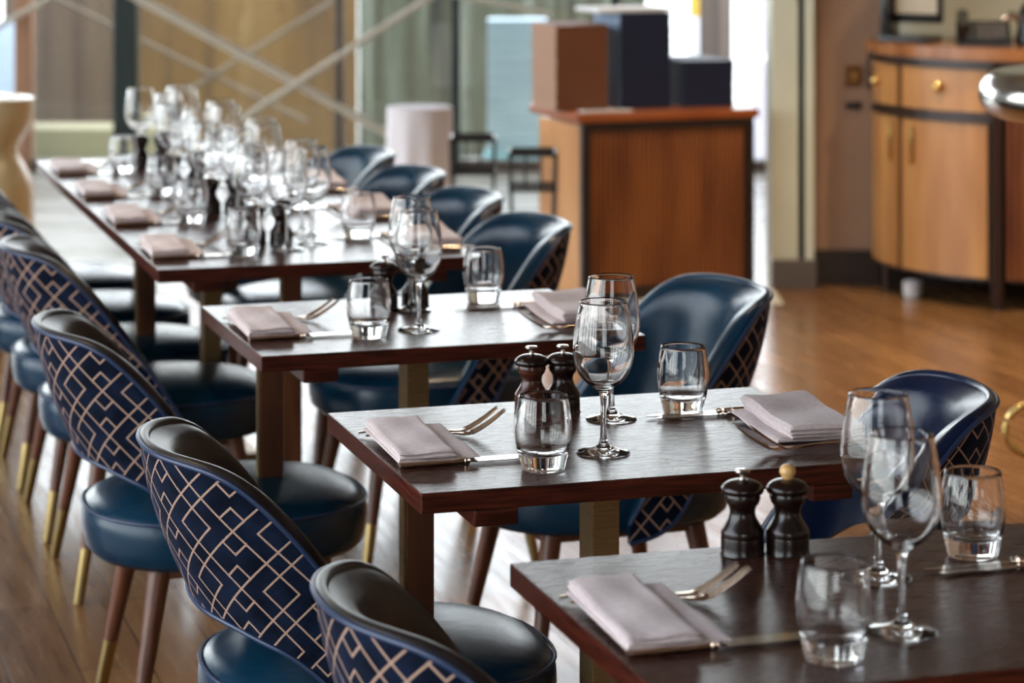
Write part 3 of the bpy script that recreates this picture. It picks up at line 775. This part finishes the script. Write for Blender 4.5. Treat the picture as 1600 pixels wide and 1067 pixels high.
# ------------------------------------------------------------------ demilune sideboard
def catmull(pts, k):
    return smooth_prof2(pts, k)
def smooth_prof2(p, k):
    out = []
    for a in range(len(p)-1):
        p0 = p[max(a-1, 0)]; p1 = p[a]; p2 = p[a+1]; p3 = p[min(a+2, len(p)-1)]
        for j in range(k):
            t_ = j/k
            out.append(tuple(0.5*((2*p1[c])+(-p0[c]+p2[c])*t_+(2*p0[c]-5*p1[c]+4*p2[c]-p3[c])*t_*t_+(-p0[c]+3*p1[c]-3*p2[c]+p3[c])*t_**3) for c in (0, 1)))
    out.append(p[-1]); return out
SB = (2.15, 10.05)
ctrl = [(1.385, 10.05), (1.41, 9.90), (1.49, 9.73), (1.62, 9.59), (1.80, 9.49), (2.15, 9.42), (2.50, 9.49), (2.72, 9.62), (2.86, 9.82), (2.90, 10.05)]
curve = [(x-SB[0], y-SB[1]) for x, y in smooth_prof2(ctrl, 6)]
def off(cv, d):
    out = []
    for i, p in enumerate(cv):
        a = cv[max(i-1, 0)]; b_ = cv[min(i+1, len(cv)-1)]; tx, ty = b_[0]-a[0], b_[1]-a[1]; l = math.hypot(tx, ty)
        nx_, ny_ = ty/l, -tx/l
        out.append((p[0]+nx_*d, min(p[1]+ny_*d, 0.0)))
    return out
sb = thing('sideboard', 'curved honey wood sideboard with brass knobs against the taupe wall', 'sideboard', (SB[0], SB[1]-0.03, 0), 0)
M['honey'] = noise_col(mat('honey veneer', rough=0.32), (0.40, 0.17, 0.055), (0.56, 0.28, 0.095), (3, 3, 0.35), 4)
M['sbdark'] = mat('dark brown frame', (0.03, 0.014, 0.010), 0.35)
SZ0, SZ1 = 0.10, 0.90
MB().prism(off(curve, -0.012), SZ0, SZ1).build('carcass', M['sbdark'], sb)
MB().prism(off(curve, 0.035), 0.905, 0.950).build('top', noise_col(mat('glossy brown top', rough=0.2), (0.22, 0.08, 0.03), (0.34, 0.14, 0.05), (2, 8, 1), 3), sb)
MB().prism(off(curve, 0.015), 0.875, 0.905).build('top_moulding', M['sbdark'], sb)
def curved_panel(name, i0, i1, z0, z1, m, d0=-0.01, d1=0.004, parent=sb):
    o_ = off(curve, d1); n_ = off(curve, d0)
    return MB().prism(n_[i0:i1+1]+o_[i0:i1+1][::-1], z0, z1).build(name, m, parent)
NC = len(curve)-1
cuts = [1, 13, 25, 29, 41, 53]
# bays: drawers over doors, each leaf follows the curve
def mid_pt(i, d):
    p = off(curve, d)[i]; return p
for (i0, i1) in ((0, 9), (10, 22)):
    dr = curved_panel('drawer', i0, i1, 0.715, 0.868, M['honey'])
    k_ = mid_pt((i0+i1)//2, 0.018)
    MB().lathe([(0, -0.018), (0.010, -0.018), (0.017, -0.010), (0.020, 0), (0.017, 0.010), (0.010, 0.018), (0, 0.018)], 20, (k_[0], k_[1], 0.80)).build('knob', M['bright_brass'], dr)
for (i0, i1, h) in ((0, 9, 9), (10, 22, 11)):
    d_ = curved_panel('door', i0, i1, 0.115, 0.672, M['honey'])
    k_ = mid_pt(h-1 if h == 9 else h+1, 0.016)
    MB().box((k_[0], k_[1], 0.58), (0.014, 0.014, 0.14), 0.003).build('handle', M['bright_brass'], d_)
curved_panel('rail', 0, 23, 0.680, 0.702, M['sbdark'], -0.005, 0.012)
for i in (24, 25): pass
c24 = mid_pt(23, 0.004); MB().box((c24[0]-0.005, c24[1], 0.46), (0.036, 0.045, 0.88), 0.004).build('corner_post', M['sbdark'], sb, False)
o_ = off(curve, 0.006); b = MB()
for i in range(24, NC-1):
    for f in (0, 0.5):
        x = o_[i][0]*(1-f)+o_[i+1][0]*f; y = o_[i][1]*(1-f)+o_[i+1][1]*f; b.tube([(x, y, 0.115), (x, y, 0.868)], 0.011, 8)
b.build('ribbed_panel', M['ribwood'], sb)
for i in (4, 23, 38, NC-2):
    p = mid_pt(i, -0.03); MB().tube([(p[0], p[1], 0.11), (p[0], p[1], 0.0)], [0.024, 0.016], 12).build('leg', M['sbdark'], sb)

# items on the sideboard
TOPZ = 0.950
M['black'] = mat('gloss black plastic', (0.008, 0.008, 0.010), 0.25)
M['greyp'] = mat('grey plastic', (0.25, 0.22, 0.22), 0.4)
M['chrome'] = mat('chrome', (0.75, 0.76, 0.78), 0.12, 1.0)
t = thing('till', 'black upright till with angled back at the left end of the sideboard', 'till', (1.50, 9.86, TOPZ), DEG(-25))
MB().box((0, 0, 0.012), (0.20, 0.18, 0.024), 0.005).build('base', M['black'], t)
MB().box((-0.085, 0.02, 0.16), (0.035, 0.15, 0.28), 0.006).build('column', M['black'], t)
MB().box((0.02, 0.03, 0.19), (0.20, 0.02, 0.24), 0.004).build('screen', M['black'], t)
MB().box((0.02, 0.016, 0.19), (0.16, 0.006, 0.17), 0.001).build('screen_face', mat('dim beige screen', (0.42, 0.36, 0.27), 0.35), t, False)
t = thing('desk_telephone', 'black desk telephone with pale keypad on the sideboard', 'telephone', (1.745, 9.68, TOPZ), DEG(-8))
b = MB(); b.add([(-.10, -.09, 0), (.10, -.09, 0), (.10, .09, 0), (-.10, .09, 0), (-.10, -.09, .02), (.10, -.09, .02), (.10, .09, .085), (-.10, .09, .085)], [(3, 2, 1, 0), (4, 5, 6, 7), (0, 1, 5, 4), (1, 2, 6, 5), (2, 3, 7, 6), (3, 0, 4, 7)])
b.build('body', M['black'], t, False)
for r_ in range(4):
    for c_ in range(4):
        yy = -0.06+r_*0.032; zz = 0.02+(yy+0.09)/0.18*0.065+0.003
        MB().box((-0.012+c_*0.026, yy, zz), (0.017, 0.02, 0.006), 0.001).build('key', M['greyp'], t, False)
MB().tube([(-0.075, -0.09, 0.06), (-0.078, -0.06, 0.072), (-0.078, 0.06, 0.112), (-0.075, 0.09, 0.105)], [0.024, 0.015, 0.015, 0.024], 14).build('handset', M['black'], t)
t = thing('coffee_grinder', 'round black and chrome machine at the right of the sideboard top', 'machine', (1.93, 9.62, TOPZ))
MB().lathe([(0, 0), (0.075, 0), (0.08, 0.02), (0.07, 0.07), (0.075, 0.10), (0.055, 0.15), (0.03, 0.17), (0, 0.175)], 32).build('body', M['black'], t)
MB().lathe([(0, 0.172), (0.02, 0.172), (0.022, 0.19), (0.012, 0.205), (0, 0.207)], 20).build('lid_knob', M['chrome'], t)
MB().tube([(-0.07, -0.05, 0.10), (-0.11, -0.08, 0.12), (-0.15, -0.10, 0.10)], [0.012, 0.016, 0.01], 12).build('spout', M['chrome'], t)
t = thing('round_tray', 'round chrome tray leaning low on right edge of the sideboard', 'tray', (2.12, 9.58, TOPZ))
MB().lathe([(0, 0), (0.09, 0), (0.10, 0.012), (0.103, 0.02), (0.098, 0.02), (0.088, 0.006), (0, 0.006)], 36).build('dish', M['chrome'], t)
# under the sideboard
tag(MB().lathe([(0, 0), (0.03, 0), (0.035, 0.01), (0.035, 0.055), (0.02, 0.062), (0, 0.062)], 20, (1.50, 9.80, 0)).build('paper_cup', M['white']), 'small white cup on the floor under the sideboard', 'cup')
# sockets on the taupe wall
t = thing('brass_socket', 'square brass switch plate on the taupe wall', 'switch', (1.316, 10.098, 0))
MB().box((0, -0.004, 0.805), (0.065, 0.010, 0.080), 0.002).build('plate', mat('dark aged brass', (0.20, 0.09, 0.03), 0.4, 0.8), t, False)
MB().box((0.004, -0.012, 0.805), (0.026, 0.010, 0.034), 0.003).build('toggle', M['bright_brass'], t, False)
tag(MB().box((1.316, 10.093, 0.69), (0.06, 0.012, 0.026), 0.003).build('key_slot', M['black']), 'small black slot plate below the brass switch', 'socket')
tag(MB().tube([(1.385, 10.04, 0.95), (1.375, 10.055, 0.90), (1.370, 10.06, 0.82), (1.372, 10.06, 0.75)], 0.007, 8).build('power_cable', M['black']), 'black cable hanging down the wall left of the sideboard', 'cable')

# ------------------------------------------------------------------ high round table at right edge
hx, hy = 1.455, 6.15
t = thing('high_round_table', 'high round table with thick polished metal edge, cut off by right border', 'table', (hx, hy, 0))
M['pewter'] = mat('polished pewter', (0.62, 0.60, 0.57), 0.16, 1.0)
MB().lathe(smooth_prof([(0, 0.995), (0.22, 0.995), (0.31, 1.003), (0.345, 1.028), (0.354, 1.06), (0.342, 1.092), (0.31, 1.112), (0.20, 1.118), (0, 1.118)], 3), 72).build('tabletop', M['pewter'], t)
MB().lathe([(0, 0), (0.24, 0), (0.245, 0.012), (0.05, 0.03), (0.035, 0.06), (0.035, 1.02), (0, 1.02)], 40).build('pedestal', M['sbdark'], t)
lpz = MB().tube([(-0.235+0.060*math.cos(2*PI*i/40), 0, 0.27+0.060*math.sin(2*PI*i/40)) for i in range(40)], 0.0085, 12, True).build('brass_loop', M['bright_brass'], t)
MB().tube([(-0.175, 0, 0.27), (-0.02, 0, 0.27)], 0.009, 10).build('loop_arm', M['bright_brass'], lpz)

# ------------------------------------------------------------------ things by the far window
M['creamlac'] = noise_col(mat('cream to amber lacquer', rough=0.22), (0.86, 0.62, 0.27), (0.92, 0.78, 0.48), (1, 1, 1.5), 3)
t = thing('waisted_side_table', 'glossy cream yellow side table with pinched waist at left edge', 'side table', (-1.815, 9.0, 0))
MB().lathe(smooth_prof([(0, 0.0), (0.17, 0), (0.18, 0.03), (0.172, 0.30), (0.165, 0.50), (0.148, 0.56), (0.12, 0.61), (0.118, 0.645), (0.15, 0.70), (0.168, 0.74), (0.17, 0.79), (0.155, 0.815), (0, 0.818)], 3), 48).build('body', M['creamlac'], t)
t = thing('round_side_table', 'small round table under a white cloth beyond the long table', 'table', (-0.385, 10.9, 0))
def cloth():
    n, k = 72, 14; vs = [(0, 0, 0.615)]; fs = []
    for j in range(k+1):
        for i in range(n):
            a = 2*PI*i/n
            if j < 4: r = 0.035*(j+1)*0.95; z = 0.615
            else:
                u = (j-4)/(k-4); r = 0.136+0.006*u+0.010*u*math.sin(9*a); z = 0.612-0.40*u
            vs.append((r*math.cos(a), r*math.sin(a), z))
    for i in range(n): fs.append((0, 1+i, 1+(i+1) % n))
    for j in range(k):
        for i in range(n): fs.append((1+j*n+i, 1+(j+1)*n+i, 1+(j+1)*n+(i+1) % n, 1+j*n+(i+1) % n))
    return MB().add(vs, fs)
MB().lathe([(0, 0), (0.10, 0), (0.10, 0.015), (0.02, 0.03), (0.02, 0.59), (0.13, 0.595), (0.13, 0.61), (0, 0.611)], 36).build('pedestal', M['black'], t)
cl = cloth().build('tablecloth', mat('white tablecloth', (0.72, 0.66, 0.68), 0.85)); cl.location = (-0.385, 10.9, 0); tag(cl, 'white cloth hanging over the small round table', 'tablecloth')
def make_metal():
    t = thing('metal_stool', 'x', 'stool')
    w, d, h = 0.165, 0.17, 0.58; b = MB()
    for z, nm_ in ((h, 'upper_frame'), (h-0.125, 'lower_frame')):
        MB().tube([(-w/2, -d/2, z), (w/2, -d/2, z), (w/2, d/2, z), (-w/2, d/2, z)], 0.009, 8, True).build(nm_, M['black'], t)
    for sx_ in (-1, 1):
        for sy_ in (-1, 1): MB().tube([(sx_*w/2, sy_*d/2, h), (sx_*w*0.40, sy_*d*0.4, 0)], 0.007, 8).build('leg', M['black'], t)
    MB().tube([(-w/6, -d/2, h), (-w/6, -d/2, h-0.125)], 0.005, 6).build('bar', M['black'], t)
    MB().tube([(w/6, -d/2, h), (w/6, -d/2, h-0.125)], 0.005, 6).build('bar', M['black'], t)
    return t
ms = Proto(make_metal())
ms.put((-0.148, 9.95, 0), 0, 'black open metal stool frame beside the white clothed table', 'black metal stools')
ms.put((0.075, 9.42, 0), 0, 'black open metal stool frame beside the reception stand', 'black metal stools')
M['aqua'] = streaks('pale aqua slats', [(0.35, (0.24, 0.34, 0.36)), (0.6, (0.36, 0.46, 0.48))], (1, 1, 40), 3)
t = thing('aqua_planter', 'pale aqua slatted box standing outside, left of the brown menus', 'planter', (0.03, 15.0, -0.2))
MB().box((0, 0, 0.56), (0.34, 0.25, 0.80), 0.01).build('box', M['aqua'], t)
MB().box((0.02, -0.02, 0.10), (0.42, 0.30, 0.20), 0.01).build('base', mat('aqua base', (0.20, 0.40, 0.40), 0.5), t)
# beyond the stand, right
M['lilac'] = mat('pale lilac cushion', (0.62, 0.58, 0.64), 0.85)
t = thing('outdoor_armchair', 'pale lilac outdoor armchair between the stand and the column', 'armchair', (1.78, 15.3, -0.2))
MB().box((0, 0, 0.42), (0.72, 0.6, 0.62), 0.03, 0, 3).build('seat', M['lilac'], t)
MB().box((0, 0.22, 0.90), (0.72, 0.16, 0.55), 0.04, 0, 3).build('backrest', M['lilac'], t)
MB().box((0, 0, 0.06), (0.70, 0.56, 0.10), 0.01).build('plinth', M['mullion'], t)
wallthing('outdoor_curtain', 'brown striped curtain outside, above the low menu stack', 'curtain', 1.10, 1.36, 16.2, -0.2, 2.4, streaks('brown curtain', [(0.35, (0.06, 0.045, 0.035)), (0.65, (0.16, 0.12, 0.09))], (12, 1, .1), 3))
t = thing('marker_post', 'thin white post with yellow upper half outside above the navy menus', 'post', (1.075, 15.4, -0.2))
MB().box((0, 0, 0.475), (0.05, 0.05, 0.95), 0.004).build('lower_post', M['white'], t)
MB().box((0, 0, 1.15), (0.05, 0.05, 0.40), 0.004).build('yellow_band', mat('yellow paint', (0.75, 0.48, 0.06), 0.5), t)

# ------------------------------------------------------------------ warm ceiling downlights
M['lamp'] = bpy.data.materials.new('warm lamp face'); M['lamp'].use_nodes = True
nt = M['lamp'].node_tree; nt.nodes.clear(); oo = nt.nodes.new('ShaderNodeOutputMaterial'); ee = nt.nodes.new('ShaderNodeEmission')
ee.inputs[0].default_value = (1.0, 0.70, 0.42, 1); ee.inputs[1].default_value = 30; nt.links.new(ee.outputs[0], oo.inputs[0])
dl = []
for x, y, e_, w_ in ((2.2, 8.4, 150, 'in front of the sideboard'), (3.0, 5.0, 90, 'by the right wall'), (2.2, 6.6, 90, 'above the high round table'), (2.6, 1.8, 60, 'behind the camera side on the right'), (0.2, 6.8, 50, 'above the aisle right of the long table'), (-1.9, 4.6, 40, 'above the left aisle'), (0.6, 8.5, 90, 'in front of the reception stand')):
    t = thing('downlight', 'recessed warm ceiling downlight '+w_, 'light', (x, y, CEIL), 0, 'ceiling downlights')
    MB().lathe([(0.045, -0.004), (0.06, -0.006), (0.062, 0.0), (0.045, 0.0)], 24).build('bezel', M['bright_brass'], t)
    MB().lathe([(0, -0.003), (0.044, -0.003), (0.044, -0.001), (0, -0.001)], 24).build('lamp_face', M['lamp'], t)
    ld = bpy.data.lights.new('downlight_beam', 'SPOT'); ld.energy = e_; ld.color = (1.0, 0.76, 0.50); ld.spot_size = DEG(95); ld.spot_blend = 0.6; ld.shadow_soft_size = 0.05
    lo = bpy.data.objects.new('downlight_beam', ld); COL.objects.link(lo); lo.parent = t; lo.location = (0, 0, -0.02)
